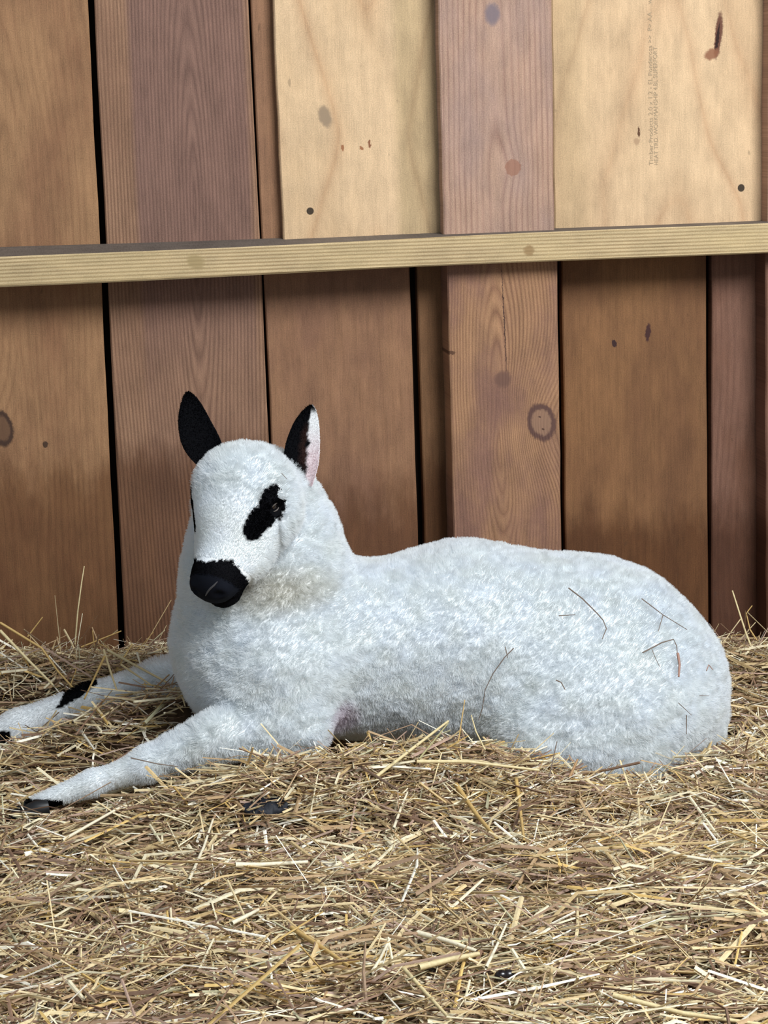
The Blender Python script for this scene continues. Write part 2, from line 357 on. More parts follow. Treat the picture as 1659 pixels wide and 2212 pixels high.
# -- rail: sawn timber lying along the wall
mr = wood('rail_wood', srgb(200, 176, 136), srgb(132, 104, 66), freq=230, x0=-.035, d0=.0, k=.010, wob=.006, wobz=.9, contrast=.8, blotch=srgb(184, 162, 118), blotch_amt=.4,
          spots=[(.017, .66, .006, .006, srgb(150, 122, 84), .5, .6), (.02, .24, .008, .010, srgb(160, 138, 98), .4, .6)], seed=21., rmin=.9, swap=True, bump=.35, sharp=1.5, fib=.2, fuzz=.15, specks=.3)
mtop = wood('rail_top_dusty', srgb(102, 92, 84), srgb(84, 74, 66), freq=90, swap=True, contrast=.3, seed=22., blotch=srgb(118, 106, 94), bump=.1)
def rail():
    YF = -.075
    n = 24; V = []; F = []; idx = []
    x0, x1 = -1.05, 1.25
    A, A2 = at(0, 556, YF), at(1659, 481, YF); s = (A2[2]-A[2])/(A2[0]-A[0])
    Bm, B2 = at(0, 619, YF), at(1659, 545, YF); s2 = (B2[2]-Bm[2])/(B2[0]-Bm[0])
    for i in range(n+1):
        t = i/n; x = x0+(x1-x0)*t
        zt = A[2]+(x-A[0])*s + .0008*sin(x*9); zb = Bm[2]+(x-Bm[0])*s2 + .0012*sin(x*7+1)
        lift = max(0., .009*(.35-x)); bv = .002
        for (Y, z) in ((YF, zb+bv), (YF, zt-bv), (YF+bv, zt), (-.0008, zt+lift), (-.0008, zb), (YF+bv, zb)):
            V.append((x, Y, z))
    for i in range(n):
        for j in range(6):
            k = (j+1) % 6; F.append((i*6+j, (i+1)*6+j, (i+1)*6+k, i*6+k)); idx.append(1 if j == 2 else 0)
    F += [tuple(range(6)), tuple(n*6+5-i for i in range(6))]; idx += [0, 0]
    o0 = np.array([at(0, 619, YF)[0], YF, at(0, 619, YF)[2]])
    V = [tuple(np.array(v)-o0) for v in V]
    me = bpy.data.meshes.new('trim_1'); me.from_pydata(V, [], F); me.update()
    o = link('trim_1', me, mr, kind='structure', label='pale timber rail running across the board wall'); me.materials.append(mtop)
    me.polygons.foreach_set('material_index', idx); o.location = tuple(o0)
rail()

# ------------------------------------------------------------------ lamb (signed distance body -> one continuous mesh)
def wc(px, py, Y): return at(px, py, Y)
prims = []
def cap(a, b, ra, rb, k=.03):
    """round cone between two (px,py,Y) points, radii in photograph pixels there"""
    A = wc(*a); B_ = wc(*b); prims.append(('c', A, B_, ra/scale_at(A), rb/scale_at(B_), k))
def ell(c, rx, ry, rz, k=.03, rot=0.):
    C_ = wc(*c); s = scale_at(C_)
    R = np.array([[cos(rot), 0, sin(rot)], [0, 1, 0], [-sin(rot), 0, cos(rot)]])
    prims.append(('e', C_, np.array([rx/s, ry, rz/s]), R, k))
# trunk
ell((560, 1410, -.37), 165, .118, 185, .02)
cap((600, 1412, -.37), (1000, 1392, -.35), 175, 214, .03)
cap((1000, 1392, -.35), (1260, 1430, -.355), 214, 236, .03)
ell((1345, 1480, -.36), 226, .135, 222, .03)
cap((1490, 1560, -.36), (1496, 1588, -.37), 84, 70, .02)
# near thigh, stifle, hock under the hay
ell((1275, 1548, -.443), 218, .073, 160, .040, .10)
cap((1150, 1600, -.47), (1380, 1655, -.48), 55, 52, .04)
# shoulder and near foreleg
ell((600, 1470, -.435), 140, .070, 120, .03, -.2)
cap((650, 1570, -.47), (470, 1590, -.485), 72, 58, .025)
cap((470, 1590, -.485), (320, 1650, -.480), 56, 43, .015)
cap((320, 1650, -.480), (200, 1692, -.470), 41, 31, .012)
cap((200, 1692, -.470), (70, 1738, -.465), 31, 20, .012)
# far foreleg
cap((470, 1450, -.27), (340, 1462, -.225), 56, 36, .02)
cap((340, 1462, -.225), (190, 1508, -.205), 34, 35, .012)
cap((190, 1508, -.205), (40, 1568, -.20), 34, 37, .012)
cap((40, 1568, -.20), (-40, 1600, -.20), 37, 30, .012)
# neck
cap((588, 1350, -.375), (572, 1175, -.385), 203, 158, .045)
cap((572, 1175, -.385), (572, 1060, -.400), 154, 98, .03)
ell((500, 1245, -.41), 104, .05, 110, .025)
nbody = len(prims)
# head, in its own frame: s to the lamb's left, u out of the brow, f to the muzzle
HO = at(508, 1100, -.475)
hf = np.array([-.39, -.44, -.81]); hf /= np.linalg.norm(hf)
hs = np.array([.80, -.60, 0.]); hs -= hf*(hs@hf); hs /= np.linalg.norm(hs)
hu = np.cross(hf, hs)
HM = np.stack([hs, hu, hf])               # rows
def hp(s, u, f): return HO + s*hs + u*hu + f*hf
def hell(s, u, f, rs, ru, rf, k=.015): prims.append(('e', hp(s, u, f), np.array([rs, ru, rf]), HM, k))
def hcap(a, b, ra, rb, k=.015): prims.append(('c', hp(*a), hp(*b), ra, rb, k))
hell(0, -.008, -.030, .055, .052, .049, .02)
hell(0, .004, -.008, .046, .040, .050, .02)
hcap((0, -.008, .005), (0, -.010, .068), .042, .0285, .02)
hell(-.001, -.013, .078, .0310, .0285, .030, .012)
for sg in (-1, 1): hell(sg*.016, -.004, .092, .0115, .0105, .0125, .008)   # nostril wings
hcap((0, -.040, -.035), (0, -.026, .062), .038, .022, .02)
for sg in (-1, 1):
    hcap((sg*.030, -.022, -.01), (sg*.022, -.024, .042), .032, .023, .02)   # cheek
    hell(sg*.042, .008, -.010, .013, .012, .017, .010)                       # brow over the eye
hell(0, -.033, .085, .0245, .0135, .0205, .006)                                 # lower lip
subs = [(hp(0, -.026, .100), np.array([.024, .0016, .016]), .003, 0), (hp(0, -.010, .112), np.array([.0014, .016, .006]), .003, 0)]   # mouth, groove under the nose
for sg in (-1, 1):
    subs.append((hp(sg*.0165, -.002, .1005), np.array([.0072, .0036, .0065]), .003, sg))   # nostril
    subs.append((hp(sg*.054, .003, -.004), np.array([.006, .006, .008]), .006, sg))         # eye socket
def d_ell(P, c, r, R):
    q = (P-c) @ R.T; k0 = np.sqrt(((q/r)**2).sum(-1)); k1 = np.sqrt(((q/(r*r))**2).sum(-1))+1e-9
    return k0*(k0-1)/k1
def d_prim(p, P):
    if p[0] == 'c':
        a, b, ra, rb = p[1:5]; ab = b-a
        t = np.clip(((P-a)@ab)/(ab@ab), 0, 1)
        return np.sqrt(((P-a-t[..., None]*ab)**2).sum(-1))-(ra+(rb-ra)*t)
    return d_ell(P, p[1], p[2], p[3])
VX = .003
g0 = np.array([-.56, -.62, -.09]); gn = np.array([int(1.08/VX), int(.54/VX), int(.58/VX)])
def build_field():
    ax = [g0[i]+np.arange(gn[i])*VX for i in range(3)]
    D = np.full(gn, .06, np.float32)
    def box(lo, hi):
        i0 = np.clip(np.floor((lo-g0)/VX).astype(int), 0, gn); i1 = np.clip(np.ceil((hi-g0)/VX).astype(int)+1, 0, gn)
        return i0, i1
    def pts(i0, i1):
        X = np.meshgrid(*[ax[i][i0[i]:i1[i]] for i in range(3)], indexing='ij'); return np.stack(X, -1)
    for n, p in enumerate(prims):
        if p[0] == 'c':
            lo = np.minimum(p[1]-p[3], p[2]-p[4]); hi = np.maximum(p[1]+p[3], p[2]+p[4]); k = p[5]
        else:
            ext = np.sqrt(((p[3]*p[2][:, None])**2).sum(0)); lo = p[1]-ext; hi = p[1]+ext; k = p[4]
        i0, i1 = box(lo-k-.012, hi+k+.012)
        if (i1 <= i0).any(): continue
        P = pts(i0, i1); d = d_prim(p, P).astype(np.float32)
        off = .0055 if n < nbody else .003     # leave room for the fleece
        if n in (11, 12, 13, 14, 15, 16): off = .003
        d += off
        sl = tuple(slice(i0[i], i1[i]) for i in range(3)); A = D[sl]
        h = np.clip(.5+.5*(A-d)/k, 0, 1)
        D[sl] = A*(1-h)+d*h-k*h*(1-h)
    for (c, r, k, sg) in subs:
        i0, i1 = box(c-.03, c+.03); P = pts(i0, i1); d = -d_ell(P, c, r, HM).astype(np.float32)
        sl = tuple(slice(i0[i], i1[i]) for i in range(3)); A = D[sl]
        h = np.clip(.5-.5*(A-d)/k, 0, 1)
        D[sl] = A*(1-h)+d*h+k*h*(1-h)
    return D
DF = build_field()
def samp(P):
    """trilinear distance to the lamb's skin"""
    Q = (np.asarray(P)-g0)/VX; Q = np.clip(Q, 0, gn-1.001); I = Q.astype(int); f = Q-I; r = 0
    for a in (0, 1):
        for b in (0, 1):
            for c in (0, 1):
                w = (f[:, 0] if a else 1-f[:, 0])*(f[:, 1] if b else 1-f[:, 1])*(f[:, 2] if c else 1-f[:, 2])
                r = r+w*DF[I[:, 0]+a, I[:, 1]+b, I[:, 2]+c]
    inside = np.all((np.asarray(P) > g0) & (np.asarray(P) < g0+(gn-2)*VX), 1)
    return np.where(inside, r, .06)
def grad(P, e=.003):
    G = np.stack([samp(P+np.eye(3)[i]*e)-samp(P-np.eye(3)[i]*e) for i in range(3)], 1)
    return G/(np.linalg.norm(G, axis=1, keepdims=True)+1e-9)
def nets(D):
    S = D < 0
    c = [S[a:gn[0]-1+a, b:gn[1]-1+b, d:gn[2]-1+d] for a in (0, 1) for b in (0, 1) for d in (0, 1)]
    n = sum(x.astype(np.int8) for x in c); act = (n > 0) & (n < 8)
    idx = -np.ones(act.shape, np.int64); I = np.argwhere(act); idx[act] = np.arange(len(I))
    acc = np.zeros((len(I), 3)); cnt = np.zeros(len(I))
    cor = [(a, b, d) for a in (0, 1) for b in (0, 1) for d in (0, 1)]
    for i in range(8):
        for ax_ in range(3):
            if cor[i][ax_] == 0:
                j = list(cor[i]); j[ax_] = 1
                v0 = D[I[:, 0]+cor[i][0], I[:, 1]+cor[i][1], I[:, 2]+cor[i][2]]; v1 = D[I[:, 0]+j[0], I[:, 1]+j[1], I[:, 2]+j[2]]
                m = (v0 < 0) != (v1 < 0); t = np.where(m, v0/np.where(m, v0-v1, 1), 0)
                p = np.array(cor[i], float)[None].repeat(len(I), 0); p[:, ax_] += t
                acc[m] += p[m]; cnt[m] += 1
    V = g0+(I+acc/cnt[:, None])*VX
    quads = []
    for ax_ in range(3):
        b, d = (ax_+1) % 3, (ax_+2) % 3
        sl0 = [slice(None)]*3; sl1 = [slice(None)]*3; sl0[ax_] = slice(0, -1); sl1[ax_] = slice(1, None)
        X = S[tuple(sl0)] != S[tuple(sl1)]; E = np.argwhere(X)
        E = E[(E[:, b] > 0) & (E[:, d] > 0) & (E[:, b] < gn[b]-1) & (E[:, d] < gn[d]-1)]
        ins = S[tuple(E.T)]
        q = []
        for (ob, od) in ((-1, -1), (0, -1), (0, 0), (-1, 0)):
            F_ = E.copy(); F_[:, b] += ob; F_[:, d] += od; q.append(idx[tuple(F_.T)])
        q = np.stack(q, 1); q[~ins] = q[~ins][:, ::-1]
        quads.append(q)
    return V, np.concatenate(quads)
LV, LF = nets(DF)
for it in range(3):          # light smoothing of the net
    acc = np.zeros_like(LV); cnt = np.zeros(len(LV))
    for a in range(4):
        i, j = LF[:, a], LF[:, (a+1) % 4]
        for k in range(3):
            acc[:, k] += np.bincount(i, LV[j, k], len(LV))+np.bincount(j, LV[i, k], len(LV))
        cnt += np.bincount(i, minlength=len(LV))+np.bincount(j, minlength=len(LV))
    LV = LV*.5+.5*acc/cnt[:, None]
def hloc(P): return (np.asarray(P)-HO) @ HM.T
def in_poly(x, y, poly):
    r = np.zeros(len(x), bool); n = len(poly)
    for i in range(n):
        (x1, y1), (x2, y2) = poly[i], poly[(i+1) % n]
        c = ((y1 > y) != (y2 > y)) & (x < (x2-x1)*(y-y1)/((y2-y1) if y2 != y1 else 1e-9)+x1)
        r ^= c
    return r
EYE_PATCH = [(594, 1050), (608, 1058), (607, 1064), (599, 1070), (600, 1076), (609, 1078), (614, 1068), (616, 1078), (612, 1098), (604, 1118), (597, 1124), (591, 1120),
             (583, 1134), (572, 1140), (566, 1152), (556, 1162), (545, 1165), (533, 1160), (527, 1148), (530, 1134), (540, 1115), (550, 1102), (560, 1095), (562, 1080), (570, 1064), (582, 1054)]
_c = (572, 1108)
EYE_PATCH = [(x+5*(x-_c[0])/math.hypot(x-_c[0], (y-_c[1])*1.0)*(0 if (x > 596 and 1055 < y < 1080) else 1), y+5*(y-_c[1])/math.hypot(x-_c[0], y-_c[1])*(0 if (x > 596 and 1055 < y < 1080) else 1)) for x, y in EYE_PATCH]
MUZZLE = [(396, 1240), (403, 1208), (414, 1196), (422, 1208), (434, 1211), (444, 1215), (462, 1210), (480, 1210), (502, 1213), (516, 1226), (525, 1245), (527, 1272), (519, 1300), (484, 1340), (390, 1340)]
BLACK = np.array(srgb(11, 11, 14)); WHITE = np.array((.915, .94, .965))
def face_factor(P):
    """1 on the short haired face, 0 on the woolly neck and body"""
    q = hloc(P)
    return np.clip((q[:, 2]+.02)/.03, 0, 1)*np.clip((q[:, 1]+.045)/.02, 0, 1)*(np.linalg.norm(q-np.array([0, -.01, .03]), axis=1) < .105)*(np.hypot(q[:, 0], q[:, 1]+.008) < .054)
def leg_factor(P):
    x = P[:, 0]; z = P[:, 2]; lim = at(375, 1600, -.48)[0]
    a = np.clip((lim-x)/.06, 0, 1)
    return a*(z < at(400, 1530, -.48)[2]+.03+.0*x)
def coat(P):
    """coat colour: white fleece, black muzzle, eye patches and feet, faint stains (all marks of the animal itself)"""
    P = np.asarray(P); n = len(P); c = np.tile(WHITE, (n, 1))
    nz = vnoise(P, .02, 3)[:, None]; c = c*(1-.06*nz*np.array([0.3, .4, .9]))
    q = hloc(P); wig = (vnoise(P, .004, 5)-.5)*.004
    black = np.zeros(n, bool)
    for sg in (1, -1):      # the patch is the same on both sides of the face
        Q = q.copy(); Q[:, 0] *= sg
        W = HO+Q@HM
        px, py = project(W+wig[:, None]*.6)
        black |= in_poly(px, py, EYE_PATCH) & (Q[:, 0] > .018) & (np.abs(q[:, 2]) < .08) & (np.abs(q[:, 1]) < .06)
        black &= ~((((px-605)/6.5)**2+((py-1070)/8.5)**2 < 1) & (Q[:, 0] > .018))
    # muzzle
    edge = .071-.014*np.clip((q[:, 1]+.012)/.03, -1.2, 1)-.006*q[:, 0]/.03
    px, py = project(P+wig[:, None]*.5)
    nearm = (q[:, 2] < .14) & (np.linalg.norm(q[:, :2], axis=1) < .052)
    black |= nearm & ((q[:, 2] > .090) | (in_poly(px, py, MUZZLE) & (q[:, 2] > .045) & (q[:, 1] > -.035)) | ((q[:, 2]+wig > .070) & (q[:, 1] < -.006)))
    # feet and the knee patch of the far foreleg
    px, py = project(P)
    near = (P[:, 1] < -.40)
    black |= near & (px < 136) & (py > 1728-(136-px)*.02) & (py > 1600)
    far = (P[:, 1] > -.27) & (px < 330)
    black |= far & in_poly(px, py, [(120, 1530), (150, 1480), (205, 1440), (212, 1478), (165, 1512), (130, 1530)])
    black |= far & (px < 24-(1590-py)*.25) & (py > 1580)
    c[black] = BLACK
    pad = black & (q[:, 2] > .084) & (q[:, 2] < .13) & (q[:, 1] > -.021) & (np.hypot(q[:, 0], q[:, 1]) < .04)
    c[pad] = np.array(srgb(20, 22, 29))
    # armpit skin, throat stain
    ap = at(742, 1575, -.46); d = np.linalg.norm((P-ap)*np.array([1, .6, .8]), axis=1); f = np.clip(1-d/.03, 0, 1)[:, None]
    c = np.where(black[:, None], c, c*(1-f)+f*np.array(srgb(214, 190, 205)))
    tp = at(600, 1290, -.50); d = np.linalg.norm((P-tp)*np.array([.5, .5, 1.6]), axis=1); f = (np.clip(1-d/.055, 0, 1)*.5)[:, None]
    c = np.where(black[:, None], c, c*(1-f)+f*np.array(srgb(206, 196, 172)))
    return c, black
LN = grad(LV)
ff = face_factor(LV); lf = leg_factor(LV)
wool = np.clip(1-ff-lf, 0, 1)
LV = LV + LN*((vnoise(LV, .011, 1)-.5)*.0030*wool+(vnoise(LV, .0045, 2)-.5)*.0012*wool+(vnoise(LV, .03, 8)-.5)*.004*wool)[:, None]
lroot = bpy.data.objects.new('lamb', None); scene.collection.objects.link(lroot)
lroot.location = tuple(at(900, 1600, -.37)*np.array([1, 1, 0])); LO = np.array(lroot.location)
lroot['label'] = 'white lamb with black muzzle, eye patches and ears lying on straw'; lroot['category'] = 'lamb'
mfl = NB('lamb_coat'); at_ = mfl.n.new('ShaderNodeAttribute'); at_.attribute_name = 'col'
mfl.l.new(at_.outputs['Color'], mfl.bsdf.inputs['Base Color']); mfl.bsdf.inputs['Roughness'].default_value = .8
mfl.bsdf.inputs['Specular IOR Level'].default_value = .06
bme = mesh_np('body', LV-LO, LF); bc, bblack = coat(LV); set_col(bme, bc)
body = link('body', bme, mfl.m, lroot)

# fleece: short fine strands rooted in the skin
mh = bpy.data.materials.new('fleece_strands'); mh.use_nodes = True
nt = mh.node_tree; nt.nodes.clear(); out = nt.nodes.new('ShaderNodeOutputMaterial')
a_ = nt.nodes.new('ShaderNodeAttribute'); a_.attribute_name = 'col'
dfn = nt.nodes.new('ShaderNodeBsdfDiffuse'); trn = nt.nodes.new('ShaderNodeBsdfTranslucent'); mx = nt.nodes.new('ShaderNodeMixShader'); mx.inputs[0].default_value = .5
nt.links.new(a_.outputs['Color'], dfn.inputs[0]); nt.links.new(a_.outputs['Color'], trn.inputs[0])
nt.links.new(dfn.outputs[0], mx.inputs[1]); nt.links.new(trn.outputs[0], mx.inputs[2]); nt.links.new(mx.outputs[0], out.inputs[0])
def strands(name, N, V, F, parent):
    T = np.concatenate([F[:, [0, 1, 2]], F[:, [0, 2, 3]]])
    A, B_, C_ = V[T[:, 0]], V[T[:, 1]], V[T[:, 2]]
    ar = np.linalg.norm(np.cross(B_-A, C_-A), axis=1)
    cen = (A+B_+C_)/3
    w = ar*(cen[:, 2] > -.03)*np.where((cen[:, 1] > -.30), .45, 1.0)
    f_ = face_factor(cen); w = w*(1+.6*f_)
    w /= w.sum(); t = rng.choice(len(T), N, p=w)
    u, v = rng.random(N), rng.random(N); m = u+v > 1; u[m] = 1-u[m]; v[m] = 1-v[m]
    P = A[t]+(B_-A)[t]*u[:, None]+(C_-A)[t]*v[:, None]
    n = grad(P)
    ff_ = face_factor(P); lf_ = leg_factor(P)
    L = .0078*(1-ff_)*(1-lf_)+.0032*ff_+.0040*lf_
    q = hloc(P); L = np.where((q[:, 2] > .066) & (q[:, 2] < .13) & (np.hypot(q[:, 0], q[:, 1]+.01) < .042), .0013, L)
    L = L*rng.uniform(.65, 1.15, N)
    col, blk = coat(P)
    L = np.where(blk, np.minimum(L, .0030), L); L = np.where((q[:, 2] > .086) & (q[:, 2] < .13) & (q[:, 1] > -.02) & (np.hypot(q[:, 0], q[:, 1]) < .036), .0003, L)
    # the eye keeps clear of hair
    eye = hp(.052, .003, -.004); L = np.where(np.linalg.norm(P-eye, axis=1) < .0085, .0006, L)
    wv = np.stack([vnoise(P, .008, 20+i)-.5 for i in range(3)], 1)*2+np.stack([vnoise(P, .0035, 30+i)-.5 for i in range(3)], 1)*1.2
    back = np.array([.35, 0, -.25])
    fdir = -hf*ff_[:, None]*1.1+back*(1-ff_)[:, None]*.10
    legd = np.array([-.8, 0, -.3])*lf_[:, None]
    d0 = n+.10*rng.normal(size=(N, 3))
    d1 = n*.9+wv*(.62*(1-ff_)*(1-lf_)+.10)[:, None]+fdir+legd+.09*rng.normal(size=(N, 3))
    d0 /= np.linalg.norm(d0, axis=1, keepdims=True); d1 /= np.linalg.norm(d1, axis=1, keepdims=True)
    d0 = d0*(1-.5*ff_)[:, None]+d1*(.5*ff_)[:, None]
    P = P-n*.0004
    K = 4; pts = np.zeros((N, K, 3))
    for k in range(K):
        s = k/(K-1); pts[:, k] = P+L[:, None]*(s*d0*(1-.5*s)+s*s*.5*d1)
    rad = np.tile(np.array([.00018, .00017, .00014, .00006]), (N, 1))*rng.uniform(.8, 1.2, (N, 1))
    return make_curves(name, pts, rad, col, parent)
def make_curves(name, pts, rad, col, parent):
    N, K = pts.shape[:2]
    cu = bpy.data.hair_curves.new(name); cu.add_curves([K]*N)
    cu.attributes['position'].data.foreach_set('vector', (pts-LO).astype(np.float32).ravel())
    ra = cu.attributes.get('radius') or cu.attributes.new('radius', 'FLOAT', 'POINT')
    ra.data.foreach_set('value', rad.astype(np.float32).ravel())
    ca = cu.attributes.new('col', 'FLOAT_COLOR', 'CURVE'); cc = np.ones((N, 4), np.float32); cc[:, :3] = col
    ca.data.foreach_set('color', cc.ravel())
    o = bpy.data.objects.new(name, cu); scene.collection.objects.link(o); cu.materials.append(mh)
    o.parent = parent; o['kind'] = 'stuff'
    return o
strands('fleece', 640000, LV, LF, lroot)

# ears
def ear(base, tip, right, width, cup, openn, paint, label, bend):
    base, tip, right, openn = map(np.array, (base, tip, right, openn))
    ax_ = tip-base; Ln = np.linalg.norm(ax_); ax_ = ax_/Ln
    right = right-ax_*(right@ax_); right /= np.linalg.norm(right)
    nrm = np.cross(right, ax_); nrm = nrm*np.sign(nrm@openn)
    nu, nv = 60, 33; V = []; C_ = []
    for side in (0, 1):
        for i in range(nu):
            t = i/(nu-1)
            w = width*(.62+.38*sin(pi*min(.5, t*1.1)))*(1-.995*t**3.2)**.62*(1-.12*t)
            for j in range(nv):
                v = -1+2*j/(nv-1)
                ang = v*1.25*(1-.35*t)
                p = base+ax_*t*Ln+right*(w*sin(ang)/sin(1.25*(1-.35*t))+bend*sin(pi*t))-nrm*cup*(cos(ang))*(1.1-t)
                th = .0016*(1-v*v)**.5*(1-t*.6)
                p = p+nrm*(th if side == 0 else -th)
                V.append(p); C_.append(paint(t, v, side == 0))
    F = []
    for side in (0, 1):
        o_ = side*nu*nv
        for i in range(nu-1):
            for j in range(nv-1):
                q = (o_+i*nv+j, o_+i*nv+j+1, o_+(i+1)*nv+j+1, o_+(i+1)*nv+j); F.append(q if side == 0 else q[::-1])
    V = np.array(V); F = np.array(F)
    me = mesh_np('ear', V-LO, F); set_col(me, np.array(C_)); o = link('ear', me, mfl.m, lroot, label=label)
    bm = __import__('bmesh').new(); bm.from_mesh(me); __import__('bmesh').ops.remove_doubles(bm, verts=bm.verts, dist=.0002)
    __import__('bmesh').ops.recalc_face_normals(bm, faces=bm.faces); bm.to_mesh(me); bm.free()
    # velvet on the ear
    Fv = F; N = 9000; C_ = np.array(C_); fi = rng.integers(0, len(Fv), N); w = rng.dirichlet(np.ones(4), N)
    P = (V[Fv[fi]]*w[:, :, None]).sum(1); cc = C_[Fv[fi, 0]]
    n = np.cross(V[Fv[fi, 1]]-V[Fv[fi, 0]], V[Fv[fi, 3]]-V[Fv[fi, 0]]); n /= np.linalg.norm(n, axis=1, keepdims=True)+1e-12
    n *= np.sign(n@nrm)[:, None]*np.where(fi < len(Fv)//2, 1, -1)[:, None]
    L = rng.uniform(.0006, .0014, N)[:, None]; dd = n*.5+ax_*1.0+.25*rng.normal(size=(N, 3))
    rim = (np.abs(w[:, 0]-.5) < 2)
    pts = np.stack([P, P+dd*L*.5, P+dd*L+n*L*.1], 1)
    make_curves('ear_fur', pts, np.tile(np.array([.00016, .00014, .00005]), (N, 1)), cc, o)
    return V
rr = random.Random(3)
PINK = np.array(srgb(226, 208, 210)); WH = np.array((.84, .84, .84)); BRN = np.array(srgb(48, 32, 28))
def paint_near(t, v, inner):
    if not inner: return WH if v > .62 else BLACK
    k = lambda a, b, x: min(1, max(0, (x-a)/(b-a)))
    e_ = v-(.30-.22*t+.03*sin(37*t)+.02*sin(83*t+1))
    pale_ = PINK+(WH-PINK)*k(.35, .75, t)
    dark_ = BLACK+(BRN-BLACK)*k(-.45, -.15, e_)*k(.15, .3, t)*(1-k(.65, .8, t))
    spot = max(0, 1-math.hypot((t-.52)/.07, (e_-.02)/.16))
    c_ = dark_+(pale_-dark_)*k(-.04, .08, e_)*(1-k(.90, .96, t))
    return c_*(1-min(1, spot*2))+BLACK*min(1, spot*2)
paint_far = lambda t, v, inner: BLACK
E1b, E1t = at(648, 1048, -.432), at(672, 876, -.425)
ear(E1b, E1t, (1, -.15, 0), .0215, .011, (.25, -1, .0), paint_near, 'ear with pink and white inner edge', -.003)
E2b, E2t = at(468, 1010, -.415), at(405, 848, -.42)
ear(E2b, E2t, (1, .1, 0.2), .0225, .008, (-.1, -1, .1), paint_far, 'all black ear', -.006)

# eyes
def ball(name, c, r, mat, parent, sc=(1, 1, 1), R=None, seg=20, label=None):
    V = []; F = []; n = seg; m_ = seg//2
    for i in range(m_+1):
        a = pi*i/m_
        for j in range(n):
            b = 2*pi*j/n; V.append((sin(a)*cos(b)*sc[0], sin(a)*sin(b)*sc[1], cos(a)*sc[2]))
    for i in range(m_):
        for j in range(n): F.append((i*n+j, (i+1)*n+j, (i+1)*n+(j+1) % n, i*n+(j+1) % n))
    V = np.array(V)*r
    if R is not None: V = V@R
    me = mesh_np(name, V+c, np.array(F)); return link(name, me, mat, parent, label=label)
meye = simple('dark_wet_eye', srgb(26, 18, 16), .08, .8)
mlid = simple('eyelid_skin', srgb(92, 84, 78), .55, .4)
def surf(px, py, lift=0., Y0=-.60, Y1=-.15):
    """where the line of sight through a photograph point meets the lamb"""
    Ys = np.linspace(Y0, Y1, 900); P = np.array([at(px, py, y) for y in Ys]); d = samp(P)
    i = int(np.argmax(d < lift)) if (d < lift).any() else int(np.argmin(d)); return P[i]
for sg in (1, -1):
    c0 = surf(592, 1094)
    q = hloc(c0[None])[0]; q[0] *= sg
    c0 = HO+q@HM; nn = grad(c0[None])[0]
    ball('eye', c0-nn*.0046-LO, .0070, meye, lroot, R=HM)
    # rims of the half closed lids
    for up in (1, -1):
        pts_ = []
        ax1 = np.cross(nn, hs*sg); ev = np.array([.35, 1., -.35]); ev[0] *= sg; ev = ev@HM; ev = HM.T@(HM@np.array([1., 0, .35])*np.array([sg, 1, 1])); ax1 = ev-nn*(ev@nn); ax1 /= np.linalg.norm(ax1); ax2 = np.cross(nn, ax1); ax2 *= np.sign(ax2@hu)
        for i in range(9):
            a = i/8*2-1; pts_.append(c0+ax1*a*.0085+ax2*up*.0042*(1-a*a)+nn*(.0030*(1-a*a)-.0002))
        V = []; F = []
        for i, p in enumerate(pts_):
            for j in range(6):
                b = 2*pi*j/6; V.append(p+(ax2*cos(b)+nn*sin(b))*.0009*(1-.6*abs(i/4-1)))
        for i in range(8):
            for j in range(6): F.append((i*6+j, i*6+(j+1) % 6, (i+1)*6+(j+1) % 6, (i+1)*6+j))
        link('eyelid', mesh_np('eyelid', np.array(V)-LO, np.array(F)), mlid, lroot)

# mouth line on the muzzle
mlip = simple('lip_skin', srgb(70, 68, 70), .5, .5)
def tube(P, r, n=6):
    P = np.array(P); V = []; F = []; m_ = len(P); r = r if hasattr(r, '__len__') else [r]*m_
    for i in range(m_):
        d = P[min(i+1, m_-1)]-P[max(i-1, 0)]; d /= np.linalg.norm(d)+1e-9
        a = np.cross(d, [0, 0, 1.]); a = a if np.linalg.norm(a) > .05 else np.cross(d, [1., 0, 0]); a /= np.linalg.norm(a); b = np.cross(d, a)
        for j in range(n): t = 2*pi*j/n; V.append(P[i]+(a*cos(t)+b*sin(t))*r[i])
    for i in range(m_-1):
        for j in range(n): F.append((i*n+j, i*n+(j+1) % n, (i+1)*n+(j+1) % n, (i+1)*n+j))
    return np.array(V), np.array(F)
mpts = []
for px, py in ((470, 1256), (463, 1264), (455, 1271), (448, 1279), (444, 1287)):
    c = surf(px, py); mpts.append(c+grad(c[None])[0]*.0002)
V, F = tube(mpts, [.0006, .0012, .0013, .0011, .0005])
link('lip', mesh_np('lip', V-LO, F), mlip, lroot, label='grey line between the lips')

# hooves
mhoof = simple('black_hoof', srgb(22, 22, 24), .45, .4)
def hoof(P, d):
    d = np.array(d, float); d /= np.linalg.norm(d); side = np.cross(d, [0, 0, 1.]); side /= np.linalg.norm(side); up = np.cross(side, d)
    for sgn in (1, -1):
        V = []; F = []; n = 12; prof = [(-.012, .009), (0, .0125), (.012, .012), (.024, .0095), (.034, .005), (.038, .0012)]
        for (t, r) in prof:
            for j in range(n):
                a = 2*pi*j/n; V.append(P+d*t+side*(sgn*.0085*(1-max(0, t)*8)+cos(a)*r*.75)+up*(sin(a)*r-.25*max(0, t)))
        for i in range(len(prof)-1):
            for j in range(n): F.append((i*n+j, i*n+(j+1) % n, (i+1)*n+(j+1) % n, (i+1)*n+j))
        link('hoof', mesh_np('hoof', np.array(V)-LO, np.array(F)), mhoof, lroot)
hoof(at(82, 1745, -.468), (-1, -.05, -.12))
hoof(at(-10, 1592, -.20), (-1, 0, -.25))

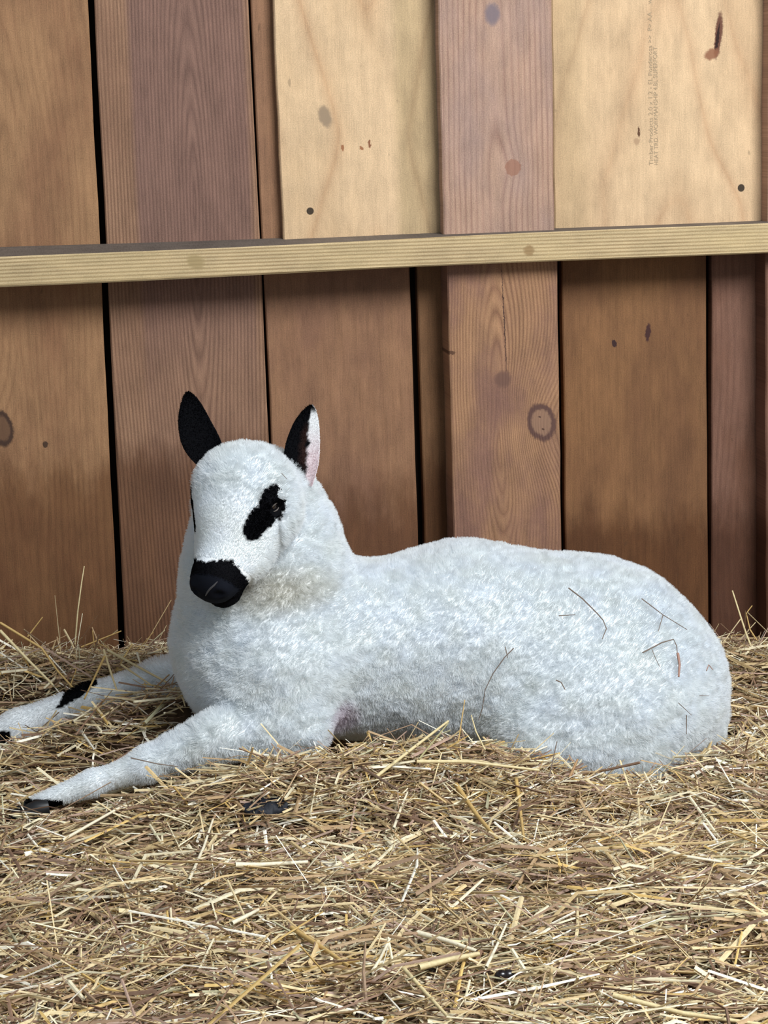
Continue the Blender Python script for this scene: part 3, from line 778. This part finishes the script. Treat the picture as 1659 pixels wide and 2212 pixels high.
# ------------------------------------------------------------------ ground and straw
def sstep(x, a, b): t = np.clip((x-a)/(b-a), 0, 1); return t*t*(3-2*t)
WL = at(100, 1400, 0)[2]; WR = at(1620, 1365, 0)[2]
def hh(x, y):
    x = np.asarray(x, float); y = np.asarray(y, float)
    P = np.stack([x, y, np.zeros_like(x)], -1).reshape(-1, 3)
    n = (vnoise(P, .11, 41)-.5)*.022+(vnoise(P, .045, 42)-.5)*.010
    n = n.reshape(x.shape)
    back = WL+(WR-WL)*sstep(x, -.35, .35)
    h = back*sstep(y, -.30, -.05)+n
    # loose mounds: beside the left wall, between the forelegs, and the ridge the lamb has pushed up before itself
    h = h+.030*np.exp(-((x+.45)/.11)**2-((y+.10)/.055)**2)
    h = h+np.interp(x, [-.62, -.46, -.38, -.32, -.26, -.20, -.12], [.01, .034, .068, .092, .100, .080, 0])*np.exp(-((y+.318)/.052)**2)
    h = h-.012*np.exp(-((y+.20)/.045)**2)*sstep(-x, .20, .30)
    H = np.interp(x, [-.40, -.34, -.28, -.22, -.15, -.05, .03, .08, .15, .27, .33, .42], [0, .012, .034, .048, .052, .060, .052, .034, .006, .006, .026, .020])
    Yc = np.interp(x, [-.36, -.24, -.15, -.05, .03, .16, .30], [-.530, -.555, -.545, -.505, -.505, -.535, -.46])
    e = y-Yc; h = h+H*np.exp(-(e/np.where(e < 0, .095, .045))**2)-.006
    h = h+.012*sstep(-y, .62, .85)
    return h
floor_m = NB('dark_litter'); v_ = floor_m.coords(); nn_ = floor_m.noise(floor_m.vec(v_[0], v_[1], v_[2]), 90., 4., .7)
floor_m.l.new(floor_m.mix(nn_, srgb(44, 32, 22), srgb(104, 78, 52)), floor_m.bsdf.inputs['Base Color']); floor_m.bsdf.inputs['Roughness'].default_value = .95
nx, ny = 150, 140
X, Y = np.meshgrid(np.linspace(-1.1, 1.3, nx), np.linspace(-2.0, .02, ny), indexing='ij')
Z = hh(X, Y)-.020
V = np.stack([X, Y, Z], -1).reshape(-1, 3)
I, J = np.meshgrid(np.arange(nx-1), np.arange(ny-1), indexing='ij'); q = (I*ny+J).ravel()
Fq = np.stack([q, q+ny, q+ny+1, q+1], 1)
# keep the litter under the lamb pressed down
dl = samp(V+np.array([0, 0, .0])); V[:, 2] -= np.where(dl < .02, .035, 0)
link('floor', mesh_np('floor', V, Fq), floor_m.m, kind='structure', label='dark litter under the straw')

PAL = [srgb(224, 204, 160), srgb(206, 180, 132), srgb(238, 226, 192), srgb(186, 156, 118), srgb(160, 132, 106), srgb(252, 246, 228), srgb(132, 104, 84), srgb(214, 180, 112), srgb(190, 184, 150), srgb(180, 152, 134)]
PW = np.array([.17, .14, .13, .13, .13, .06, .12, .05, .04, .05]); PW /= PW.sum()
PAL = np.array(PAL)
mstraw = NB('dry_straw'); a2 = mstraw.n.new('ShaderNodeAttribute'); a2.attribute_name = 'col'
c_ = mstraw.coords(); gr = mstraw.noise(mstraw.vec(c_[0], c_[1], c_[2]), 350., 2., .6)
mstraw.l.new(mstraw.mix(mstraw.ramp(gr, .3, .7, 0., .35), a2.outputs['Color'], mstraw.mix(1.0, a2.outputs['Color'], (.62, .52, .42), 'MULTIPLY')), mstraw.bsdf.inputs['Base Color'])
mstraw.bsdf.inputs['Roughness'].default_value = .55; mstraw.bsdf.inputs['Specular IOR Level'].default_value = .35
def straw_geo(N, xr, yr, len_, wid, pitch, layer, along=.0, seed=0, ysel=None):
    r = np.random.default_rng(seed)
    x = r.uniform(*xr, N); y = r.uniform(*yr, N)
    if ysel is not None: m = ysel(x, y, r); x, y = x[m], y[m]; N = len(x)
    L = len_[0]*np.exp(r.normal(0, len_[1], N)); L = np.clip(L, .008, .20)
    w = wid[0]*np.exp(r.normal(0, wid[1], N)); w = np.clip(w, .0006, .0048)
    az = np.where(r.random(N) < along, r.normal(0, .45, N), r.uniform(-pi/2, pi/2, N))
    pt = r.normal(0, pitch, N)
    z = hh(x, y)-layer*r.random(N)**1.3+.010*(r.random(N)**3)
    d = np.stack([np.cos(az)*np.cos(pt), np.sin(az)*np.cos(pt), np.sin(pt)], 1)
    c = np.stack([x, y, z], 1)
    up = np.array([0, 0, 1.]); side = np.cross(d, up); side /= np.linalg.norm(side, axis=1, keepdims=True)+1e-9; nn2 = np.cross(side, d)
    roll = r.uniform(-.9, .9, N); s2 = side*np.cos(roll)[:, None]+nn2*np.sin(roll)[:, None]; n2 = np.cross(s2, d)
    bend = r.normal(0, .075, N)*L; kx = r.uniform(.3, .7, N)
    bd = s2*r.normal(0, 1, N)[:, None]+n2*r.normal(0, .6, N)[:, None]
    rings = []
    for t in (0., 1., 2.):
        tt = np.where(t == 0, 0, np.where(t == 2, 1, kx)) if t != 1. else kx
        p = c+d*((tt-.5)*L)[:, None]+(bd*bend[:, None] if t == 1. else 0)
        ws = w*(1. if t < 2 else r.uniform(.4, 1, N)); th = ws*r.uniform(.25, .7, N) if t == 0. else th
        rings.append([p+s2*(ws/2)[:, None], p+n2*(th/2)[:, None], p-s2*(ws/2)[:, None], p-n2*(th/2)[:, None]])
    V = np.stack([np.stack(q_, 1) for q_ in rings], 1)   # N,3,4,3
    # reject what would pierce the lamb or the wall
    mids = V.mean(2); ok = np.ones(N, bool)
    for tt in (0, 1, 2): ok &= samp(mids[:, tt]) > .004
    for a_i in (0, 1): ok &= samp((mids[:, a_i]+mids[:, a_i+1])/2) > .004
    ok &= (V[..., 1].max((1, 2)) < -.002)
    bx0, bx1, bx2 = at(974, 1200, YB)[0], at(1218, 1200, YB)[0], at(1650, 1300, YB)[0]
    xm, ym = V[..., 0], V[..., 1]
    ok &= ~(((xm > bx0) & (xm < bx1) | (xm > bx2)) & (ym > YB-.002)).any((1, 2))
    # keep the legs, hooves and dark lumps in the straw open to view
    V = V[ok]; N = len(V)
    ci = r.choice(len(PAL), N, p=PW); col = PAL[ci]*r.uniform(.80, 1.18, N)[:, None]
    dep = np.clip((hh(mids[ok][:, 1, 0], mids[ok][:, 1, 1])-mids[ok][:, 1, 2])/.02, 0, 1)
    return V.reshape(-1, 3), np.repeat(col, 12, 0), N, mids[ok]
def straw_faces(N):
    q = []
    for i in range(2):
        for j in range(4): q.append((i*4+j, i*4+(j+1) % 4, (i+1)*4+(j+1) % 4, (i+1)*4+j))
    q.append((3, 2, 1, 0)); q.append((8, 9, 10, 11)); q = np.array(q)
    return (q[None]+np.arange(N)[:, None, None]*12).reshape(-1, 4)
cleared = []   # (centre xyz, radius, slack) volumes seen through gaps in the straw
for p, rad in ((at(75, 1748, -.50), .026), (at(170, 1500, -.24), .018), (atz(572, 1748, .0), .015), (atz(1092, 2108, .008), .011)):
    cleared.append((p, rad))
segs = [(at(480, 1585, -.54), at(300, 1638, -.54), .014), (at(300, 1638, -.54), at(130, 1708, -.52), .012), (at(210, 1490, -.25), at(0, 1560, -.25), .014)]
def build_straw():
    Vs, Cs, Nn = [], [], 0
    vis = lambda x, y, r: (np.abs(x+.05-(y)*.10) < .86)
    specs = [
        (50000, (-.92, .95), (-1.45, -.004), (.042, .55), (.0018, .40), .30, .028, .28, 1),
        (17500, (-.92, .95), (-1.45, -.004), (.078, .42), (.0024, .32), .17, .013, .40, 2),
        (30000, (-.92, .95), (-1.30, -.004), (.022, .5), (.0011, .35), .35, .010, .2, 3),
        (2500, (-.85, .88), (-1.25, -.01), (.080, .35), (.0036, .22), .10, .002, .6, 4),
        (2600, (-.32, .45), (-.62, -.49), (.045, .45), (.0020, .35), .35, .004, .3, 6),
        (1800, (-.70, .75), (-.14, -.01), (.06, .4), (.0016, .3), .55, .004, .2, 5),
    ]
    for (N, xr, yr, le, wi, pi_, la, al, sd) in specs:
        V, C_, n, mids = straw_geo(N, xr, yr, le, wi, pi_, la, al, sd, vis)
        keep = np.ones(n, bool)
        # straw lying between the eye and a leg or lump is left out, so they lie on top of the bedding
        for P_i in range(3):
            M_ = mids[:, P_i]
            for (c, rad) in cleared:
                keep &= ~((np.linalg.norm((M_-c)*np.array([.7, 1, 1]), axis=1) < rad) & (M_[:, 2] > c[2]-.008))
            for (a, b, rad) in segs:
                ab = b-a; t = np.clip(((M_-a)@ab)/(ab@ab), 0, 1); dd = np.linalg.norm(M_-a-t[:, None]*ab, axis=1)
                keep &= ~((dd < rad) & (rng.random(n) < .93))
        V = V.reshape(n, 12, 3)[keep].reshape(-1, 3); C_ = C_.reshape(n, 12, 3)[keep].reshape(-1, 3)
        Vs.append(V); Cs.append(C_); Nn += int(keep.sum())
    me = mesh_np('straw_bedding', np.concatenate(Vs), straw_faces(Nn), smooth=False); set_col(me, np.concatenate(Cs))
    link('straw_bedding', me, mstraw.m, kind='stuff', label='loose golden straw bedding covering the barn floor', cat='straw')
build_straw()

# ---- single straws one can point to
def stem(name, label, pts_, w, col, cat='straw', parent=None, group=None):
    pts_ = np.array(pts_)
    P = [pts_[0]]
    for a, b in zip(pts_[:-1], pts_[1:]): P += [a+(b-a)*.5, b]
    V, F = tube(P, [w/2*(1-.35*i/(len(P)-1)) for i in range(len(P))])
    o0 = V.mean(0)
    me = mesh_np(name, V-o0, F); set_col(me, np.tile(np.array(col), (len(V), 1)))
    return link(name, me, mstraw.m, label=label, cat=cat, loc=tuple(o0), group=group)
GR = srgb(120, 104, 92); RD = srgb(168, 128, 112)
on_lamb = [
 ('long bent dark stalk on the back, above the lamb flank', [(1228,1270),(1258,1293),(1290,1325),(1303,1340),(1310,1358),(1301,1380)], .0016, GR),
 ('short level stalk left of the long bent stalk on the fleece', [(1207,1330),(1243,1328)], .0011, GR),
 ('long slanting stalk near the top of the lamb rump', [(1386,1293),(1432,1328),(1484,1360)], .0013, GR),
 ('short stalk hanging below the slanting stalk on the rump', [(1432,1329),(1422,1364)], .0011, GR),
 ('hooked stalk in the middle of the lamb rump', [(1388,1410),(1430,1388),(1455,1381),(1462,1396),(1463,1412)], .0015, GR),
 ('thick reddish piece of stalk on the lamb rump', [(1464,1411),(1468,1436),(1466,1462)], .0034, RD),
 ('thin stalk below the left end of the hooked stalk', [(1408,1402),(1416,1422),(1425,1440)], .0009, GR),
 ('long curved stalk down the fold before the lamb thigh', [(1110,1400),(1090,1420),(1065,1455),(1048,1490),(1042,1530),(1034,1556)], .0012, GR),
 ('short forked tip at the top of the curved stalk', [(1091,1397),(1097,1422)], .0011, GR),
 ('small dark curl of stalk on the lamb thigh', [(1201,1469),(1212,1474),(1221,1490)], .0016, GR),
 ('short upright stalk low on the rump', [(1483,1545),(1483,1586)], .0011, GR),
 ('short slanting stalk just above the low upright stalk', [(1465,1518),(1494,1545)], .0009, GR),
 ('tiny stalk near the right edge of the rump', [(1511,1503),(1532,1503)], .0009, GR),
 ('tiny bent reddish stalk near the right edge of the rump', [(1526,1449),(1531,1436),(1540,1447)], .0012, RD),
 ('tiny dark stalk between the eye patch and the pink-edged ear', [(608,1022),(620,1035)], .0008, GR),
]
for lab, px, w, col in on_lamb:
    P = []
    for a in px:
        c = surf(*a, lift=.0105); P.append(c)
    stem('stalk', lab, P, w, col)
LT = srgb(226, 208, 160); GD = srgb(206, 172, 108); CRM = srgb(240, 230, 202)
def ground_z(px, py, lift=.012):
    """point on top of the bedding seen at a photograph pixel"""
    best = None
    for y in np.linspace(-1.5, -.01, 600):
        P = at(px, py, y)
        if P[2] < float(hh(np.array([P[0]]), np.array([P[1]]))[0])+lift: continue
        best = P; break
    # march outwards until the ray dips under the bedding
    for y in np.linspace(-1.6, -.01, 900):
        P = at(px, py, y)
        if P[2] <= float(hh(np.array([P[0]]), np.array([P[1]]))[0])+lift: return P
    return best
loose = [
 ('tall thin pale stalk standing against the left wall board', [(162,1392,-.05),(168,1320,-.045),(176,1260,-.04),(182,1223,-.035)], .0022, LT),
 ('short leaning stalk at the wall, left of the tall thin one', [(60,1375,-.05),(92,1333,-.05)], .0022, GD),
 ('long golden stalk sloping down from the left edge', [(0,1345,-.14),(90,1400,-.15),(125,1450,-.16),(182,1512,-.19)], .0034, GD),
 ('long pale stalk sloping beside the golden one at the left', [(0,1362,-.15),(60,1425,-.17),(115,1480,-.19)], .0040, LT),
 ('pale stalk bridging up to the dark gap between wall boards', [(175,1398,-.06),(262,1363,-.05)], .0024, GD),
 ('bent pale stalk standing over the far foreleg', [(224,1404,-.20),(236,1442,-.24),(252,1490,-.30)], .0034, LT),
 ('golden stalk crossing the black knee of the far foreleg', [(226,1418,-.22),(182,1510,-.28)], .0032, GD),
 ('long pale stalk sloping down to the lamb chest', [(232,1404,-.20),(290,1436,-.22),(360,1474,-.29)], .0036, LT),
 ('pale stalk just below the one sloping to the chest', [(262,1436,-.22),(330,1482,-.30)], .0028, LT),
 ('short pale stalk standing upright left of the chest', [(296,1410,-.18),(306,1444,-.20)], .0032, CRM),
 ('thin stalk lying across the near foreleg', [(282,1637,-.535),(340,1650,-.535),(385,1656,-.53)], .0014, GR),
 ('tall pale stalk leaning at the right wall corner', [(1640,1440,-.10),(1612,1370,-.08),(1582,1276,-.05)], .0032, LT),
 ('curled stalk right of the tall leaning one', [(1659,1420,-.08),(1620,1360,-.06),(1612,1325,-.05),(1625,1308,-.05)], .0022, GD),
 ('pale straw propped against the belly', [(810,1680,-.60),(900,1610,-.56),(968,1558,-.50)], .0040, LT),
 ('short greenish straw crossing the propped one', [(905,1640,-.58),(968,1562,-.51)], .0022, srgb(176, 168, 122)),
 ('long pale straw along the lower edge of the belly', [(900,1645,-.60),(1010,1645,-.60),(1165,1664,-.60)], .0042, LT),
 ('thin upright stalk before the thigh fold', [(990,1602,-.53),(1004,1512,-.51)], .0016, GD),
 ('thin dark upright stalk standing before the thigh', [(1186,1680,-.59),(1203,1602,-.57)], .0016, GR),
 ('short brown blade leaning on the thigh bottom', [(1230,1680,-.58),(1248,1640,-.57)], .0038, srgb(176, 138, 96)),
 ('pale bent stalk standing before the thigh fold', [(1048,1620,-.56),(1028,1580,-.54),(1018,1545,-.52)], .0020, LT),
]
for lab, px, w, col in loose:
    stem('straw_stem', lab, [at(*a) for a in px], w, col)
fore = [
 ('long cream straw curving across below the near foreleg', [(135,1815),(240,1755),(352,1692)], .0036, CRM),
 ('thick white straw in the front middle', [(902,2015),(965,2032),(1030,2055)], .0052, CRM),
 ('long golden blade slanting to the front middle', [(630,2005),(700,2050),(755,2088)], .0050, GD),
 ('long pale straw slanting down at the front, right of centre', [(872,2092),(920,2145),(980,2210)], .0042, LT),
 ('thick pale node-jointed straw at the front', [(905,2090),(975,2072),(1035,2060)], .0062, LT),
 ('upright pale straw standing at the front right of centre', [(1050,2090),(1072,2045),(1094,1996)], .0032, CRM),
 ('cream straw left of the thick white one', [(800,2105),(822,2070),(842,2028)], .0034, CRM),
 ('upright straw at the middle left below the foreleg', [(408,1902),(440,1830),(460,1770)], .0036, CRM),
 ('white straw lying in front of the dark leaf', [(508,1868),(560,1868),(665,1862)], .0056, CRM),
 ('white straw along the right side of the bedding', [(1422,1832),(1480,1850),(1560,1862)], .0042, CRM),
 ('cream straw slanting below the lamb rump', [(1545,1668),(1600,1690),(1650,1722)], .0044, CRM),
 ('broad golden blade slanting under the belly', [(985,1695),(1030,1760),(1075,1815)], .0060, GD),
 ('upright golden blade under the thigh', [(1115,1682),(1124,1750),(1132,1818)], .0044, GD),
 ('long pale straw crossing at lower right', [(1325,2150),(1480,2190),(1659,2215)], .0046, LT),
 ('short cream straw left of the front middle', [(500,1995),(540,1975),(558,1965)], .0046, CRM),
 ('pale straw slanting up beside the broad golden blade', [(850,1790),(868,1740),(880,1712)], .0034, CRM),
]
for lab, px, w, col in fore:
    stem('straw_stem', lab, [ground_z(*a) for a in px], w, col)

# dark lumps in the straw
mdark = simple('blue_black_scrap', srgb(26, 28, 36), .6, .3)
mdung = simple('glossy_dropping', srgb(22, 16, 18), .25, .6)
def scrap():
    c = ground_z(575, 1748, .004); V = []; F = []; n, m_ = 14, 8; r = random.Random(5)
    for i in range(n):
        t = i/(n-1)*2-1; w = .016*(1-t*t)**.6+.0006
        for j in range(m_):
            s = j/(m_-1)*2-1
            V.append((t*.026, s*w*.8, .006*(1-s*s)*(1-t*t)+.0025*sin(9*t+4*s)+.0015*sin(23*t-5*s)))
    for i in range(n-1):
        for j in range(m_-1): F.append((i*m_+j, (i+1)*m_+j, (i+1)*m_+j+1, i*m_+j+1))
    me = mesh_np('dark_leaf', np.array(V), np.array(F))
    o = link('dark_leaf', me, mdark, label='crumpled blue black dried leaf lying in the straw below the foreleg', cat='leaf', loc=tuple(c+np.array([0, 0, .002])))
    o.rotation_euler = (radians(28), 0, radians(6)); md = o.modifiers.new('thickness', 'SOLIDIFY'); md.thickness = .0012
scrap()
for (px, py, lab) in ((1083, 2108, 'left one of two shiny dark droppings in the front straw'), (1098, 2107, 'right one of two shiny dark droppings in the front straw'), (930, 2092, 'dull dark dropping in the front straw, left of the shiny pair')):
    c = ground_z(px, py, .004)
    o = ball('dropping', np.zeros(3), .0062, mdung, None, sc=(1, .8, .85), seg=14); o.location = tuple(c); o['label'] = lab; o['category'] = 'dropping'
